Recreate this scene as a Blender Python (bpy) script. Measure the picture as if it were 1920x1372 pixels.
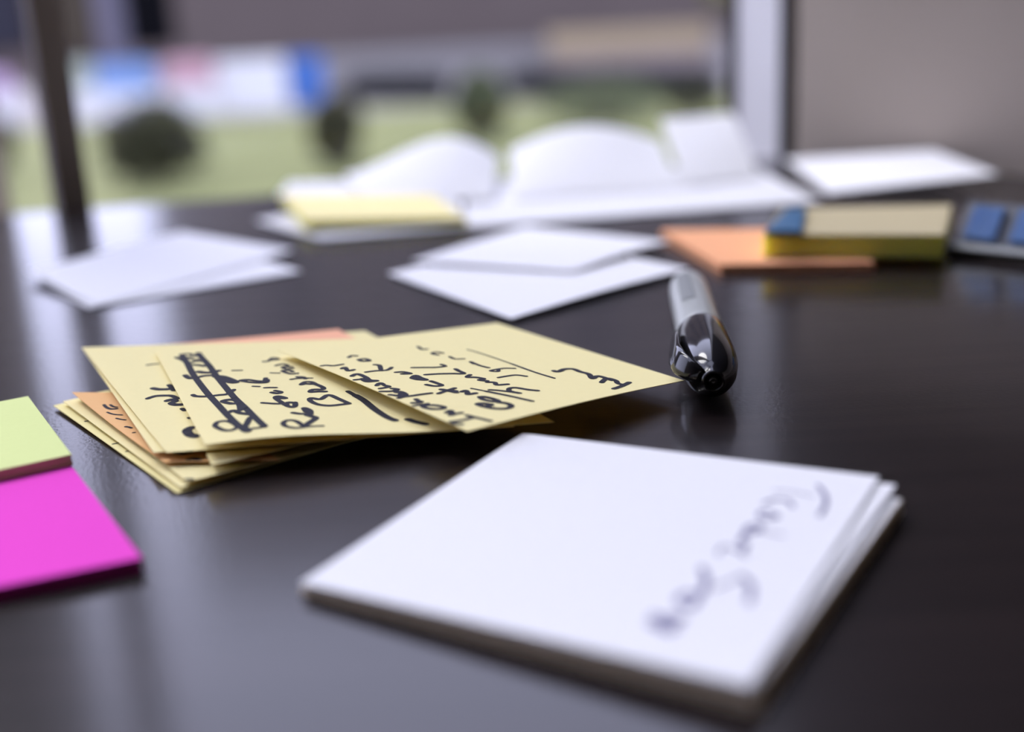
import bpy, bmesh, math, random
import numpy as np
from mathutils import Vector, Matrix

for o in list(bpy.data.objects):
    bpy.data.objects.remove(o, do_unlink=True)
scene = bpy.context.scene
COL = scene.collection
random.seed(4)

# ------------------------------------------------------------------ camera, sky, exposure
ZT = 0.740                       # height of the table top above the floor
CAM_H = 0.090                    # lens height above the table top
FPX, PITCH, ROLL = 2300.0, math.radians(16.5), math.radians(3.0)
_F = Vector((0, math.cos(PITCH), -math.sin(PITCH)))
_R0 = Vector((1, 0, 0)); _U0 = Vector((0, math.sin(PITCH), math.cos(PITCH)))
_c, _s = math.cos(ROLL), -math.sin(ROLL)
_R = _c * _R0 + _s * _U0
_U = -_s * _R0 + _c * _U0
CAM = Vector((0, 0, ZT + CAM_H))
cam_data = bpy.data.cameras.new('camera')
cam = bpy.data.objects.new('camera', cam_data); COL.objects.link(cam)
M = Matrix.Identity(4)
for i in range(3):
    M[i][0], M[i][1], M[i][2], M[i][3] = _R[i], _U[i], -_F[i], CAM[i]
cam.matrix_world = M
cam_data.sensor_width = 36.0
cam_data.lens = FPX / 1920 * 36
cam_data.clip_start = 0.01
cam_data.clip_end = 500
cam_data.dof.use_dof = True
cam_data.dof.focus_distance = 0.280
cam_data.dof.aperture_fstop = 4.8
cam_data.dof.aperture_blades = 0
scene.camera = cam

world = bpy.data.worlds.new('overcast_sky'); scene.world = world
world.use_nodes = True
bg = world.node_tree.nodes['Background']
bg.inputs['Color'].default_value = (0.70, 0.72, 1.0, 1)
bg.inputs['Strength'].default_value = 3.95
sun_data = bpy.data.lights.new('veiled_sun', 'SUN'); sun_data.energy = 2.85; sun_data.angle = math.radians(30); sun_data.color = (1.0, 0.96, 0.93)
sun = bpy.data.objects.new('veiled_sun', sun_data); COL.objects.link(sun)
sun.rotation_euler = Vector((0.62, -0.70, -1.15)).to_track_quat('-Z', 'Y').to_euler()   # high, from the window side and the left
vs = scene.view_settings
vs.view_transform = 'Standard'; vs.look = 'None'; vs.gamma = 1.0; vs.use_curve_mapping = False
vs.exposure = 0.0

# ------------------------------------------------------------------ helpers
def ray(px, py):
    return (px - 960) * _R - (py - 686) * _U + FPX * _F
def P(px, py, z=0.0):
    """point seen at photo pixel on the horizontal plane z millimetres above the table"""
    d = ray(px, py); t = (ZT + z * 0.001 - CAM.z) / d.z
    return CAM + d * t
def G(px, py, zw):
    d = ray(px, py); t = (zw - CAM.z) / d.z
    return CAM + d * t
def PD(px, py, Y):
    """point seen at photo pixel at ground distance Y"""
    d = ray(px, py); return CAM + d * (Y / d.y)
def proj(p):
    q = p - CAM
    w = q.dot(_F)
    return 960 + FPX * q.dot(_R) / w, 686 - FPX * q.dot(_U) / w

def tag(o, label=None, cat=None, group=None, kind=None):
    if label: o['label'] = label
    if cat: o['category'] = cat
    if group: o['group'] = group
    if kind: o['kind'] = kind
    return o
def link(name, me, mat=None, parent=None):
    o = bpy.data.objects.new(name, me); COL.objects.link(o)
    if mat: me.materials.append(mat)
    if parent: o.parent = parent
    return o
def empty(name, loc=(0, 0, 0), rz=0):
    o = bpy.data.objects.new(name, None); COL.objects.link(o)
    o.location = loc; o.rotation_euler = (0, 0, rz); o.empty_display_size = 0.05
    return o
def from_bm(name, bm, mat, parent=None, smooth=False):
    bmesh.ops.recalc_face_normals(bm, faces=bm.faces)
    me = bpy.data.meshes.new(name); bm.to_mesh(me); bm.free()
    if smooth:
        for p in me.polygons: p.use_smooth = True
    return link(name, me, mat, parent)
def add_box(bm, c, s, rz=0.0, rot=None):
    m = Matrix.Translation(c) @ (rot if rot is not None else Matrix.Rotation(rz, 4, 'Z')) @ Matrix.Diagonal((s[0], s[1], s[2], 1))
    return bmesh.ops.create_cube(bm, size=1.0, matrix=m)['verts']
def bevel(bm, w, seg=2):
    bmesh.ops.bevel(bm, geom=list(bm.edges), offset=w, segments=seg, profile=0.5, affect='EDGES', clamp_overlap=True)
def box(name, c, s, mat, parent=None, rz=0.0, bev=0.0, rot=None):
    bm = bmesh.new(); add_box(bm, Vector(c), s, rz, rot)
    if bev: bevel(bm, bev)
    return from_bm(name, bm, mat, parent)
def prism(bm, bottom, top):
    b = [bm.verts.new(p) for p in bottom]; t = [bm.verts.new(p) for p in top]
    n = len(b)
    bm.faces.new(b[::-1]); bm.faces.new(t)
    for i in range(n):
        bm.faces.new((b[i], b[(i + 1) % n], t[(i + 1) % n], t[i]))
def lathe(bm, prof, origin, axis, seg=40, ref=Vector((0, 0, 1)), cap=True):
    """prof: list of (distance along axis, radius)"""
    a = axis.normalized(); x = (ref - a * ref.dot(a)).normalized(); y = a.cross(x)
    rings = []
    for d, r in prof:
        rings.append([bm.verts.new(origin + a * d + (x * math.cos(2 * math.pi * k / seg) + y * math.sin(2 * math.pi * k / seg)) * max(r, 1e-6)) for k in range(seg)])
    for i in range(len(rings) - 1):
        for k in range(seg):
            bm.faces.new((rings[i][k], rings[i][(k + 1) % seg], rings[i + 1][(k + 1) % seg], rings[i + 1][k]))
    if cap:
        bm.faces.new(rings[0][::-1]); bm.faces.new(rings[-1])

# ------------------------------------------------------------------ materials
def new_mat(name):
    m = bpy.data.materials.new(name); m.use_nodes = True
    nt = m.node_tree
    return m, nt, nt.nodes['Principled BSDF'], nt.nodes['Material Output']
def plain(name, col, rough=0.6, var=0.0, scale=30.0, bump=0.0, metal=0.0, spec=0.5, coat=0.0):
    m, nt, b, out = new_mat(name)
    b.inputs['Base Color'].default_value = (*col, 1)
    b.inputs['Roughness'].default_value = rough
    b.inputs['Metallic'].default_value = metal
    b.inputs['Specular IOR Level'].default_value = spec
    b.inputs['Coat Weight'].default_value = coat
    if var or bump:
        tc = nt.nodes.new('ShaderNodeTexCoord'); n = nt.nodes.new('ShaderNodeTexNoise')
        n.inputs['Scale'].default_value = scale; n.inputs['Detail'].default_value = 4
        nt.links.new(tc.outputs['Object'], n.inputs['Vector'])
        if var:
            mx = nt.nodes.new('ShaderNodeMixRGB')
            mx.inputs['Color1'].default_value = (*[c * (1 - var) for c in col], 1)
            mx.inputs['Color2'].default_value = (*[min(1, c * (1 + var)) for c in col], 1)
            nt.links.new(n.outputs['Fac'], mx.inputs['Fac']); nt.links.new(mx.outputs['Color'], b.inputs['Base Color'])
        if bump:
            bp = nt.nodes.new('ShaderNodeBump'); bp.inputs['Strength'].default_value = bump; bp.inputs['Distance'].default_value = 0.001
            nt.links.new(n.outputs['Fac'], bp.inputs['Height']); nt.links.new(bp.outputs['Normal'], b.inputs['Normal'])
    return m
def paper(name, col, trans=0.18, var=0.025, scale=600.0, tcol=None):
    m, nt, b, out = new_mat(name)
    nt.nodes.remove(b)
    tc = nt.nodes.new('ShaderNodeTexCoord'); n = nt.nodes.new('ShaderNodeTexNoise')
    n.inputs['Scale'].default_value = scale; n.inputs['Detail'].default_value = 5
    nt.links.new(tc.outputs['Object'], n.inputs['Vector'])
    mx = nt.nodes.new('ShaderNodeMixRGB')
    mx.inputs['Color1'].default_value = (*[c * (1 - var) for c in col], 1)
    mx.inputs['Color2'].default_value = (*[min(1, c * (1 + var)) for c in col], 1)
    nt.links.new(n.outputs['Fac'], mx.inputs['Fac'])
    d = nt.nodes.new('ShaderNodeBsdfDiffuse'); t = nt.nodes.new('ShaderNodeBsdfTranslucent')
    s = nt.nodes.new('ShaderNodeMixShader'); s.inputs['Fac'].default_value = trans
    nt.links.new(mx.outputs['Color'], d.inputs['Color']); t.inputs['Color'].default_value = (*(tcol or col), 1)
    nt.links.new(d.outputs[0], s.inputs[1]); nt.links.new(t.outputs[0], s.inputs[2])
    nt.links.new(s.outputs[0], out.inputs['Surface'])
    return m
def glow_paper(name, col):
    m, nt, b, out = new_mat(name)                          # block of paper that lets light seep through it
    b.inputs['Base Color'].default_value = (*col, 1); b.inputs['Roughness'].default_value = 0.8
    b.inputs['Subsurface Weight'].default_value = 1.0
    b.inputs['Subsurface Radius'].default_value = (1.0, 0.8, 0.3); b.inputs['Subsurface Scale'].default_value = 0.012
    b.inputs['Specular IOR Level'].default_value = 0.1
    return m
def thin_glass(name, tint=(0.97, 0.985, 0.98), ior=1.45, rough=0.0):
    m, nt, b, out = new_mat(name)
    nt.nodes.remove(b)
    tr = nt.nodes.new('ShaderNodeBsdfTransparent'); tr.inputs['Color'].default_value = (*tint, 1)
    gl = nt.nodes.new('ShaderNodeBsdfGlossy'); gl.inputs['Roughness'].default_value = rough
    fr = nt.nodes.new('ShaderNodeFresnel')
    ge = nt.nodes.new('ShaderNodeNewGeometry'); mr = nt.nodes.new('ShaderNodeMapRange')   # same reflection from both sides of the sheet
    mr.inputs['To Min'].default_value = ior; mr.inputs['To Max'].default_value = 1 / ior
    nt.links.new(ge.outputs['Backfacing'], mr.inputs['Value']); nt.links.new(mr.outputs['Result'], fr.inputs['IOR'])
    s = nt.nodes.new('ShaderNodeMixShader')
    nt.links.new(fr.outputs['Fac'], s.inputs['Fac'])
    nt.links.new(tr.outputs[0], s.inputs[1]); nt.links.new(gl.outputs[0], s.inputs[2])
    nt.links.new(s.outputs[0], out.inputs['Surface'])
    return m
def table_mat():
    m, nt, b, out = new_mat('dark_brown_laminate')
    tc = nt.nodes.new('ShaderNodeTexCoord'); mp = nt.nodes.new('ShaderNodeMapping')
    mp.inputs['Scale'].default_value = (3.0, 60.0, 60.0)
    nt.links.new(tc.outputs['Object'], mp.inputs['Vector'])
    g = nt.nodes.new('ShaderNodeTexNoise'); g.inputs['Scale'].default_value = 4.0; g.inputs['Detail'].default_value = 6
    nt.links.new(mp.outputs['Vector'], g.inputs['Vector'])
    r = nt.nodes.new('ShaderNodeValToRGB')
    r.color_ramp.elements[0].position = 0.3; r.color_ramp.elements[0].color = (0.009, 0.0062, 0.0062, 1)
    r.color_ramp.elements[1].position = 0.75; r.color_ramp.elements[1].color = (0.017, 0.0115, 0.0112, 1)
    nt.links.new(g.outputs['Fac'], r.inputs['Fac']); nt.links.new(r.outputs['Color'], b.inputs['Base Color'])
    n = nt.nodes.new('ShaderNodeTexNoise'); n.inputs['Scale'].default_value = 900.0; n.inputs['Detail'].default_value = 2
    nt.links.new(tc.outputs['Object'], n.inputs['Vector'])
    bp = nt.nodes.new('ShaderNodeBump'); bp.inputs['Strength'].default_value = 0.15; bp.inputs['Distance'].default_value = 0.0002
    nt.links.new(n.outputs['Fac'], bp.inputs['Height']); nt.links.new(bp.outputs['Normal'], b.inputs['Normal'])
    b.inputs['Roughness'].default_value = 0.13
    b.inputs['IOR'].default_value = 1.5
    b2 = nt.nodes.new('ShaderNodeBsdfPrincipled')          # satin part of the finish
    nt.links.new(r.outputs['Color'], b2.inputs['Base Color']); nt.links.new(bp.outputs['Normal'], b2.inputs['Normal'])
    b2.inputs['Roughness'].default_value = 0.38; b2.inputs['IOR'].default_value = 1.45
    mx = nt.nodes.new('ShaderNodeMixShader'); mx.inputs['Fac'].default_value = 0.33
    nt.links.new(b.outputs[0], mx.inputs[1]); nt.links.new(b2.outputs[0], mx.inputs[2])
    nt.links.new(mx.outputs[0], out.inputs['Surface'])
    return m
MT = dict(
    table=table_mat(),
    yellow=paper('yellow_note_paper', (0.93, 0.85, 0.46), 0.17, tcol=(0.92, 0.66, 0.10)),
    yellow_low=paper('pale_yellow_note_paper', (0.92, 0.84, 0.42), 0.17, tcol=(0.92, 0.68, 0.10)),
    tan=paper('apricot_note_paper', (0.90, 0.58, 0.28), 0.2, tcol=(0.9, 0.4, 0.08)),
    coral=paper('coral_note_paper', (0.97, 0.54, 0.35)),
    orange=paper('orange_note_paper', (0.97, 0.52, 0.29), 0.2, tcol=(1.0, 0.36, 0.06)),
    magenta=paper('magenta_note_paper', (0.78, 0.085, 0.54), 0.05),
    lime=paper('lime_note_paper', (0.68, 0.76, 0.34), 0.05),
    white=paper('white_card_paper', (0.86, 0.86, 0.88), 0.12),
    thin_white=paper('thin_white_paper', (0.87, 0.87, 0.89), 0.28),
    curl_white=paper('translucent_white_paper', (0.90, 0.90, 0.91), 0.35),
    cream=paper('cream_note_paper', (0.66, 0.58, 0.38), 0.3),
    cardside=paper('pad_edge_paper', (0.86, 0.73, 0.55), 0.05),
    padyellow=glow_paper('deep_yellow_pad_paper', (0.97, 0.80, 0.16)),
    blue=plain('blue_tab_plastic', (0.012, 0.10, 0.22), 0.4, 0.1, 60),
    blue_flag=plain('blue_flag_film', (0.012, 0.12, 0.34), 0.35, 0.1, 60),
    ink=plain('black_marker_ink', (0.020, 0.020, 0.030), 0.75, 0.15, 300, spec=0.15),
    violet_ink=plain('faded_violet_ink', (0.17, 0.16, 0.29), 0.6, 0.2, 200),
    black_gloss=plain('black_glossy_plastic', (0.008, 0.008, 0.010), 0.12, 0.0),
    barrel=plain('light_grey_plastic', (0.36, 0.375, 0.36), 0.28, 0.05, 100),
    print_grey=plain('dark_grey_print', (0.085, 0.088, 0.09), 0.4),
    frame=plain('light_grey_frame_paint', (0.82, 0.81, 0.86), 0.40, 0.04, 20),
    gasket_shade=plain('dark_gasket_and_shade', (0.022, 0.019, 0.022), 0.8, 0.1, 40, spec=0.2),  # left gasket strip, and the shade painted on the right post's dark side
    brownframe=plain('brown_frame_paint', (0.17, 0.13, 0.10), 0.5, 0.1, 30),
    glass=thin_glass('window_glass'),
    clear=thin_glass('clear_plastic', (0.93, 0.94, 0.96), 1.15, 0.1),
    wall=plain('brown_wall_paint', (0.44, 0.375, 0.32), 0.7, 0.05, 6, 0.2),
    wall_in=plain('beige_wall_paint', (0.21, 0.165, 0.125), 0.8, 0.05, 4, 0.2),
    ceil=plain('ceiling_paint', (0.42, 0.38, 0.33), 0.85, 0.03, 4),
    floor=plain('brown_floor_boards', (0.16, 0.11, 0.08), 0.5, 0.2, 5),
    metal=plain('dark_table_metal', (0.05, 0.05, 0.055), 0.35, 0.05, 30, metal=0.8),
)

# ------------------------------------------------------------------ the setting: room
EA, EB = P(0, 400), P(1485, 290)                      # far edge of the table
edge_dir = (EB - EA); edge_dir.z = 0; edge_dir.normalize()
edge_n = Vector((-edge_dir.y, edge_dir.x, 0))         # towards the outside
edge_rz = math.atan2(edge_dir.y, edge_dir.x)
W0 = P(1512, 292) ; W1 = P(1915, 326)                 # foot of the side wall along the table
wall_dir = (W1 - W0); wall_dir.z = 0; wall_dir.normalize()
wall_n = Vector((wall_dir.y, -wall_dir.x, 0))
if wall_n.x < 0: wall_n = -wall_n                     # away from the room
W0g = Vector((W0.x, W0.y, 0)) - wall_dir * 0.008
H_ROOM = 2.9
WIN = EB + edge_n * 0.02                              # a point on the window line
def winp(t, off=0.0, z=0.0):                          # t metres to the left of the right post
    return Vector((WIN.x, WIN.y, 0)) - edge_dir * t + edge_n * off + Vector((0, 0, z))

WLEN, ROOM_D = 3.6, 4.6
corner_l = winp(WLEN)
def struct(o): o['kind'] = 'structure'; return o
def slab(name, pts, z0, z1, mat, parent=None):
    bm = bmesh.new()
    prism(bm, [Vector((p.x, p.y, z0)) for p in pts], [Vector((p.x, p.y, z1)) for p in pts])
    return from_bm(name, bm, mat, parent)
wall_end = W0g + wall_dir * 3.2
back_l = corner_l - edge_n * ROOM_D
back_r = Vector((wall_end.x, back_l.y - 0.2, 0))
room_poly = [corner_l, back_l, back_r, wall_end, W0g]
struct(slab('floor', room_poly, -0.12, 0.0, MT['floor']))
SKY_D = 0.50                                          # depth of the added roof glazing along the window
def clip_back(p):                                     # the ceiling starts behind the added glazing
    d = (winp(0) - p).dot(edge_n)
    return p - edge_n * max(0.0, SKY_D - d)
c_poly = [clip_back(corner_l), back_l, back_r, wall_end, W0g + wall_dir * (SKY_D / max(.2, -wall_dir.dot(edge_n)))]
struct(slab('ceiling', c_poly, H_ROOM, H_ROOM + 0.12, MT['ceil']))
def wall_slab(name, a, b, out, t, z0, z1, mat):
    pts = [a, b, b + out * t, a + out * t]
    return struct(slab(name, pts, z0, z1, mat))
wall_slab('wall_right', W0g, wall_end, wall_n, 0.14, 0.0, H_ROOM, MT['wall'])
wall_slab('wall_side', wall_end, back_r, Vector((1, 0, 0)), 0.14, 0.0, H_ROOM, MT['wall_in'])
wall_slab('wall_back', back_l, back_r, Vector((0, -1, 0)), 0.14, 0.0, H_ROOM, MT['wall_in'])

# unseen dark panelling, added on the upper side wall to darken the table's reflection
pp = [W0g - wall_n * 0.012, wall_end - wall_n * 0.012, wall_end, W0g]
struct(slab('added_panel', pp, ZT + 0.135, H_ROOM, plain('added_dark_panelling', (0.035, 0.026, 0.022), 0.7, 0.15, 6, spec=0.2)))
# front window: posts, rails and panes
win = struct(empty('window_1', winp(0)))
def wpart(name, bm, mat, smooth=False, parent=None):
    o = from_bm(name, bm, mat, None, smooth)
    o.parent = parent or win
    o.matrix_parent_inverse = Matrix.Translation(-win.location)
    return o
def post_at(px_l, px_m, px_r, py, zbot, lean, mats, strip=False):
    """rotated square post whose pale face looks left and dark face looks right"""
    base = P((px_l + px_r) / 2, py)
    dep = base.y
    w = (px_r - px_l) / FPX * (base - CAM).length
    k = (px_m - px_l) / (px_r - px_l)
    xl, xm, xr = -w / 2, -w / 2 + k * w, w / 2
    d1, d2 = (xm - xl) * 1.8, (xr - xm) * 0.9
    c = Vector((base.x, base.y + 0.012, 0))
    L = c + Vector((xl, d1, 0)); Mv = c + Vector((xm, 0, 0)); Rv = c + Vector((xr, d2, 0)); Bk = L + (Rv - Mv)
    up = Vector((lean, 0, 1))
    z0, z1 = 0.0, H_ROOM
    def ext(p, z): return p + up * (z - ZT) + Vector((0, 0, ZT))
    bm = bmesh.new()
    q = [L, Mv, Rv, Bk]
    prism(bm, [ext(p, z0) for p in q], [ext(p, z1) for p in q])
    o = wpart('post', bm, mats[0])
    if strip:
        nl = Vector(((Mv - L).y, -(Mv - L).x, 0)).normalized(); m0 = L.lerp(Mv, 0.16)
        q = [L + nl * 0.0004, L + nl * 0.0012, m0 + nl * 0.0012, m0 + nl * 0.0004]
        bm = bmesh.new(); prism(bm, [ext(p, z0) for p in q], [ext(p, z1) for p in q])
        s = wpart('gasket_strip', bm, MT['gasket_shade']); s.parent = o; s.matrix_parent_inverse = Matrix.Identity(4)
    # dark strip that paints the shade on the post's right-hand face
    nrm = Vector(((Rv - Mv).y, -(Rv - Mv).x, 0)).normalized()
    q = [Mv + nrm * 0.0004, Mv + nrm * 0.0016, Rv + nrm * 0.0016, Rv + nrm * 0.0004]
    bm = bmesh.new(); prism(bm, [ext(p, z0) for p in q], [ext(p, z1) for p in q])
    s = wpart('shade_strip', bm, mats[1])
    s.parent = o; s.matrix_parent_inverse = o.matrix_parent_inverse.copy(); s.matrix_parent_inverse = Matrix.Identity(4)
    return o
post_at(1400, 1468, 1520, 290, 0, 0.0, (MT['frame'], MT['gasket_shade']), True)
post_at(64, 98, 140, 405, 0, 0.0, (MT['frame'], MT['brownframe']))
def rail(name, t0, t1, z0, z1, mat, dep=0.05):
    a, b = winp(t0, 0.0), winp(t1, 0.0)
    bm = bmesh.new(); q = [a, b, b + edge_n * dep, a + edge_n * dep]
    prism(bm, [p + Vector((0, 0, z0)) for p in q], [p + Vector((0, 0, z1)) for p in q])
    return wpart(name, bm, mat)
rail('head_rail', 0.0, WLEN, H_ROOM - 0.10, H_ROOM, MT['frame'])
rail('sill_rail', 0.0, WLEN, 0.0, 0.10, MT['frame'])
t_left = (winp(0) - Vector((P(102, 405).x, P(102, 405).y, 0))).dot(edge_dir)
for (t0, t1) in ((0.02, t_left - 0.03), (t_left + 0.03, WLEN - 0.03)):
    a, b = winp(t0, 0.030), winp(t1, 0.030)
    bm = bmesh.new(); q = [a, b, b + edge_n * 0.0, a]
    v = [bm.verts.new(p + Vector((0, 0, z))) for p, z in ((a, 0.1), (b, 0.1), (b, H_ROOM - 0.1), (a, H_ROOM - 0.1))]
    bm.faces.new(v)
    wpart('pane', bm, MT['glass'])
pa, pb = P(-95, 414), P(-420, 432)
bm = bmesh.new()
q = [Vector((pa.x, pa.y + .01, 0)), Vector((pb.x, pb.y + .01, 0)), Vector((pb.x, pb.y + .01, 0)) + edge_n * .2, Vector((pa.x, pa.y + .01, 0)) + edge_n * .12]
prism(bm, [p for p in q], [p + Vector((0, 0, H_ROOM)) for p in q])
struct(from_bm('trim_1', bm, MT['brownframe']))
rail('corner_post', WLEN - 0.05, WLEN, 0.0, H_ROOM, MT['frame'])
# unseen strip of roof glazing, added to brighten the tops of the papers
roof_add = struct(empty('added_roof_glazing', winp(0, 0, H_ROOM)))
def roof_bar(name, a, b, w, mat):
    bm = bmesh.new(); d = (b - a).normalized(); n = Vector((-d.y, d.x, 0)) * w * .5
    prism(bm, [p + Vector((0, 0, H_ROOM)) for p in (a + n, b + n, b - n, a - n)], [p + Vector((0, 0, H_ROOM + .06)) for p in (a + n, b + n, b - n, a - n)])
    o = from_bm(name, bm, mat); o.parent = roof_add; o.matrix_parent_inverse = Matrix.Translation(-roof_add.location); return o
for k in range(5):
    t = WLEN * k / 4
    roof_bar('glazing_bar', winp(t), winp(t, -SKY_D), .04, MT['frame'])
for k in range(4):
    a, b = winp(WLEN * k / 4), winp(WLEN * (k + 1) / 4)
    bm = bmesh.new(); bm.faces.new([bm.verts.new(p + Vector((0, 0, H_ROOM + .03))) for p in (a, b, b - edge_n * SKY_D, a - edge_n * SKY_D)])
    o = from_bm('pane', bm, MT['glass']); o.parent = roof_add; o.matrix_parent_inverse = Matrix.Translation(-roof_add.location)
wall_slab('wall_left', corner_l, back_l, Vector((-1, 0, 0)), 0.14, 0.0, H_ROOM, MT['wall_in'])

# ------------------------------------------------------------------ table
tab = empty('table', Vector(((EA.x + EB.x) / 2, 0.05, 0)), edge_rz)
tag(tab, 'dark brown laminate table covered with notes, papers and a marker pen', 'table')
TW0, TW1, TD = 1.05, 0.02, 1.05
def tabp(t, d): # t metres left of right end, d metres in from the far edge
    return Vector((EB.x, EB.y, 0)) - edge_dir * t - edge_n * d
tpts = [tabp(1.15, 0), tabp(1.15, TD), None, None, tabp(-0.004, 0)]
rgt = W0g + wall_dir * 0.92 - wall_n * 0.003
tpts[2] = rgt - edge_n * (TD - ((tabp(0, 0) - rgt).dot(edge_n))) ; tpts[3] = rgt
tpts[4] = W0g - wall_n * 0.003 - edge_n * 0.004
inv = tab.matrix_world.inverted()
def child_world(o, parent, pm):
    o.parent = parent; o.matrix_parent_inverse = pm.inverted(); return o
pm_tab = Matrix.Translation(tab.location) @ Matrix.Rotation(edge_rz, 4, 'Z')
bm = bmesh.new()
prism(bm, [Vector((p.x, p.y, ZT - 0.032)) for p in tpts], [Vector((p.x, p.y, ZT)) for p in tpts])
bevel(bm, 0.0015, 2)
child_world(from_bm('table_top', bm, MT['table']), tab, pm_tab)
for (t, d) in ((1.05, 0.1), (1.05, TD - 0.1), (0.08, 0.12), (-0.3, TD - 0.1)):
    c = tabp(t, d)
    bm = bmesh.new(); lathe(bm, [(0, .02), (0.006, .028), (0.012, .022), (ZT - 0.034, .022), (ZT - 0.0325, .035)], Vector((c.x, c.y, 0)), Vector((0, 0, 1)), 20)
    child_world(from_bm('leg', bm, MT['metal'], None, False), tab, pm_tab)

# ------------------------------------------------------------------ sheets of paper and handwriting
class Sheet:
    def __init__(s, A, B, C, D, bump=None):
        s.A, s.B, s.C, s.D = A, B, C, D; s.bump = bump
    def S(s, u, v):
        p = s.A * (1 - u) * (1 - v) + s.B * u * (1 - v) + s.C * u * v + s.D * (1 - u) * v
        if s.bump: p = p + Vector((0, 0, s.bump(u, v) * 0.001))
        return p
    def normal(s, u, v):
        e = 1e-3
        n = (s.S(u + e, v) - s.S(u - e, v)).cross(s.S(u, v + e) - s.S(u, v - e)).normalized()
        return n if n.z > 0 else -n
    def solve(s, px, py):
        u, v = 0.5, 0.5
        for _ in range(14):
            x, y = proj(s.S(u, v)); e = 1e-4
            xu, yu = proj(s.S(u + e, v)); xv, yv = proj(s.S(u, v + e))
            a, b, c, d = (xu - x) / e, (xv - x) / e, (yu - y) / e, (yv - y) / e
            det = a * d - b * c
            if abs(det) < 1e-9: break
            ex, ey = px - x, py - y
            u += max(-.5, min(.5, (ex * d - b * ey) / det)); v += max(-.5, min(.5, (a * ey - c * ex) / det))
        return u, v
def sheet_obj(name, sh, mat, th=0.00013, n=12, parent=None):
    verts, faces = [], []
    for lay in (0, 1):
        for j in range(n + 1):
            for i in range(n + 1):
                p = sh.S(i / n, j / n); verts.append((p.x, p.y, p.z - lay * th))
    N = (n + 1) ** 2
    for j in range(n):
        for i in range(n):
            a = j * (n + 1) + i; q = (a, a + 1, a + n + 2, a + n + 1)
            faces.append(q[::-1]); faces.append(tuple(x + N for x in q))
    ring = [i for i in range(n)] + [j * (n + 1) + n for j in range(n)] + [n * (n + 1) + i for i in range(n, 0, -1)] + [j * (n + 1) for j in range(n, 0, -1)]
    R0 = len(verts); m = len(ring)                       # the rim has vertices of its own, so the sheet shades flat to its edge
    verts += [verts[a] for a in ring] + [verts[a + N] for a in ring]
    for k in range(m):
        k2 = (k + 1) % m
        faces.append((R0 + k, R0 + k2, R0 + m + k2, R0 + m + k))
    c = sh.S(0.5, 0.5)
    base = Vector((c.x, c.y, min(v[2] for v in verts)))
    me = bpy.data.meshes.new(name)
    me.from_pydata([tuple(Vector(v) - base) for v in verts], [], faces); me.update()
    bm = bmesh.new(); bm.from_mesh(me); bm.to_mesh(me); bm.free()
    for p in me.polygons[:]: p.use_smooth = len(p.vertices) == 4 and p.index < 2 * n * n
    o = link(name, me, mat, parent); o.location = base
    return o
def smooth_line(pts, sub=5):
    if len(pts) < 3: return pts
    out = []
    for i in range(len(pts) - 1):
        p0 = pts[max(0, i - 1)]; p1 = pts[i]; p2 = pts[i + 1]; p3 = pts[min(len(pts) - 1, i + 2)]
        for k in range(sub):
            t = k / sub
            out.append(tuple(0.5 * ((2 * p1[q]) + (-p0[q] + p2[q]) * t + (2 * p0[q] - 5 * p1[q] + 4 * p2[q] - p3[q]) * t * t + (-p0[q] + 3 * p1[q] - 3 * p2[q] + p3[q]) * t ** 3) for q in (0, 1)))
    out.append(pts[-1]); return out
def write(sh, owner, strokes, tf, mat, width=0.9, name='handwriting', lift=0.00007):
    """strokes in the coordinates of a close-up (tf = x0, y0, scale) laid as flat ink ribbons on the sheet"""
    x0, y0, sc = tf
    verts, faces = [], []
    for st in strokes:
        w = width
        if isinstance(st, tuple): w, st = st
        line = smooth_line(st, 5)
        pts = []
        for (x, y) in line:
            u, v = sh.solve(x0 + x / sc, y0 + y / sc)
            if 0.004 < u < 0.996 and 0.004 < v < 0.996:
                pts.append((sh.S(u, v) + sh.normal(u, v) * lift, sh.normal(u, v)))
        if len(pts) < 2: continue
        h = w * 0.0006
        prev = None
        for i, (p, n) in enumerate(pts):
            t = pts[min(i + 1, len(pts) - 1)][0] - pts[max(i - 1, 0)][0]
            if t.length < 1e-7: t = Vector((1, 0, 0))
            sd = n.cross(t).normalized() * h
            k = len(verts); verts += [p + sd, p - sd]
            if prev is not None: faces.append((prev, prev + 1, k + 1, k))
            prev = k
            if i in (0, len(pts) - 1) or i % 5 == 0:
                tx = t.normalized() * h
                k = len(verts)
                verts += [p + tx * math.cos(a * math.pi / 4) + sd * math.sin(a * math.pi / 4) for a in range(8)]
                faces.append(tuple(range(k, k + 8)))
    me = bpy.data.meshes.new(name)
    me.from_pydata([tuple(Vector(v) - owner.location) for v in verts], [], faces); me.update()
    return link(name, me, mat, owner)
def along(p0, p1, mm, z=None):
    d = (p1 - p0); d.z = 0; q = p0 + d.normalized() * (mm * 0.001)
    if z is not None: q.z = ZT + z * 0.001
    return q
NOTES = 'handwritten notes in the fanned stack'
MM = 75.0
def tri(A, C, D, bz=None):
    B = A + (C - D)
    if bz is not None: B.z = ZT + bz * 0.001
    return B
def note(name, sh, mat, label, cat='note', group=None, **k):
    o = sheet_obj(name, sh, mat, **k); tag(o, label, cat, group)
    L = [(sh.B - sh.A).length, (sh.C - sh.B).length, (sh.D - sh.C).length, (sh.A - sh.D).length]
    print('SHEET', name, label[:50], [round(1000 * l, 1) for l in L], [round((p.z - ZT) * 1000, 1) for p in (sh.A, sh.B, sh.C, sh.D)])
    return o
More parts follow.
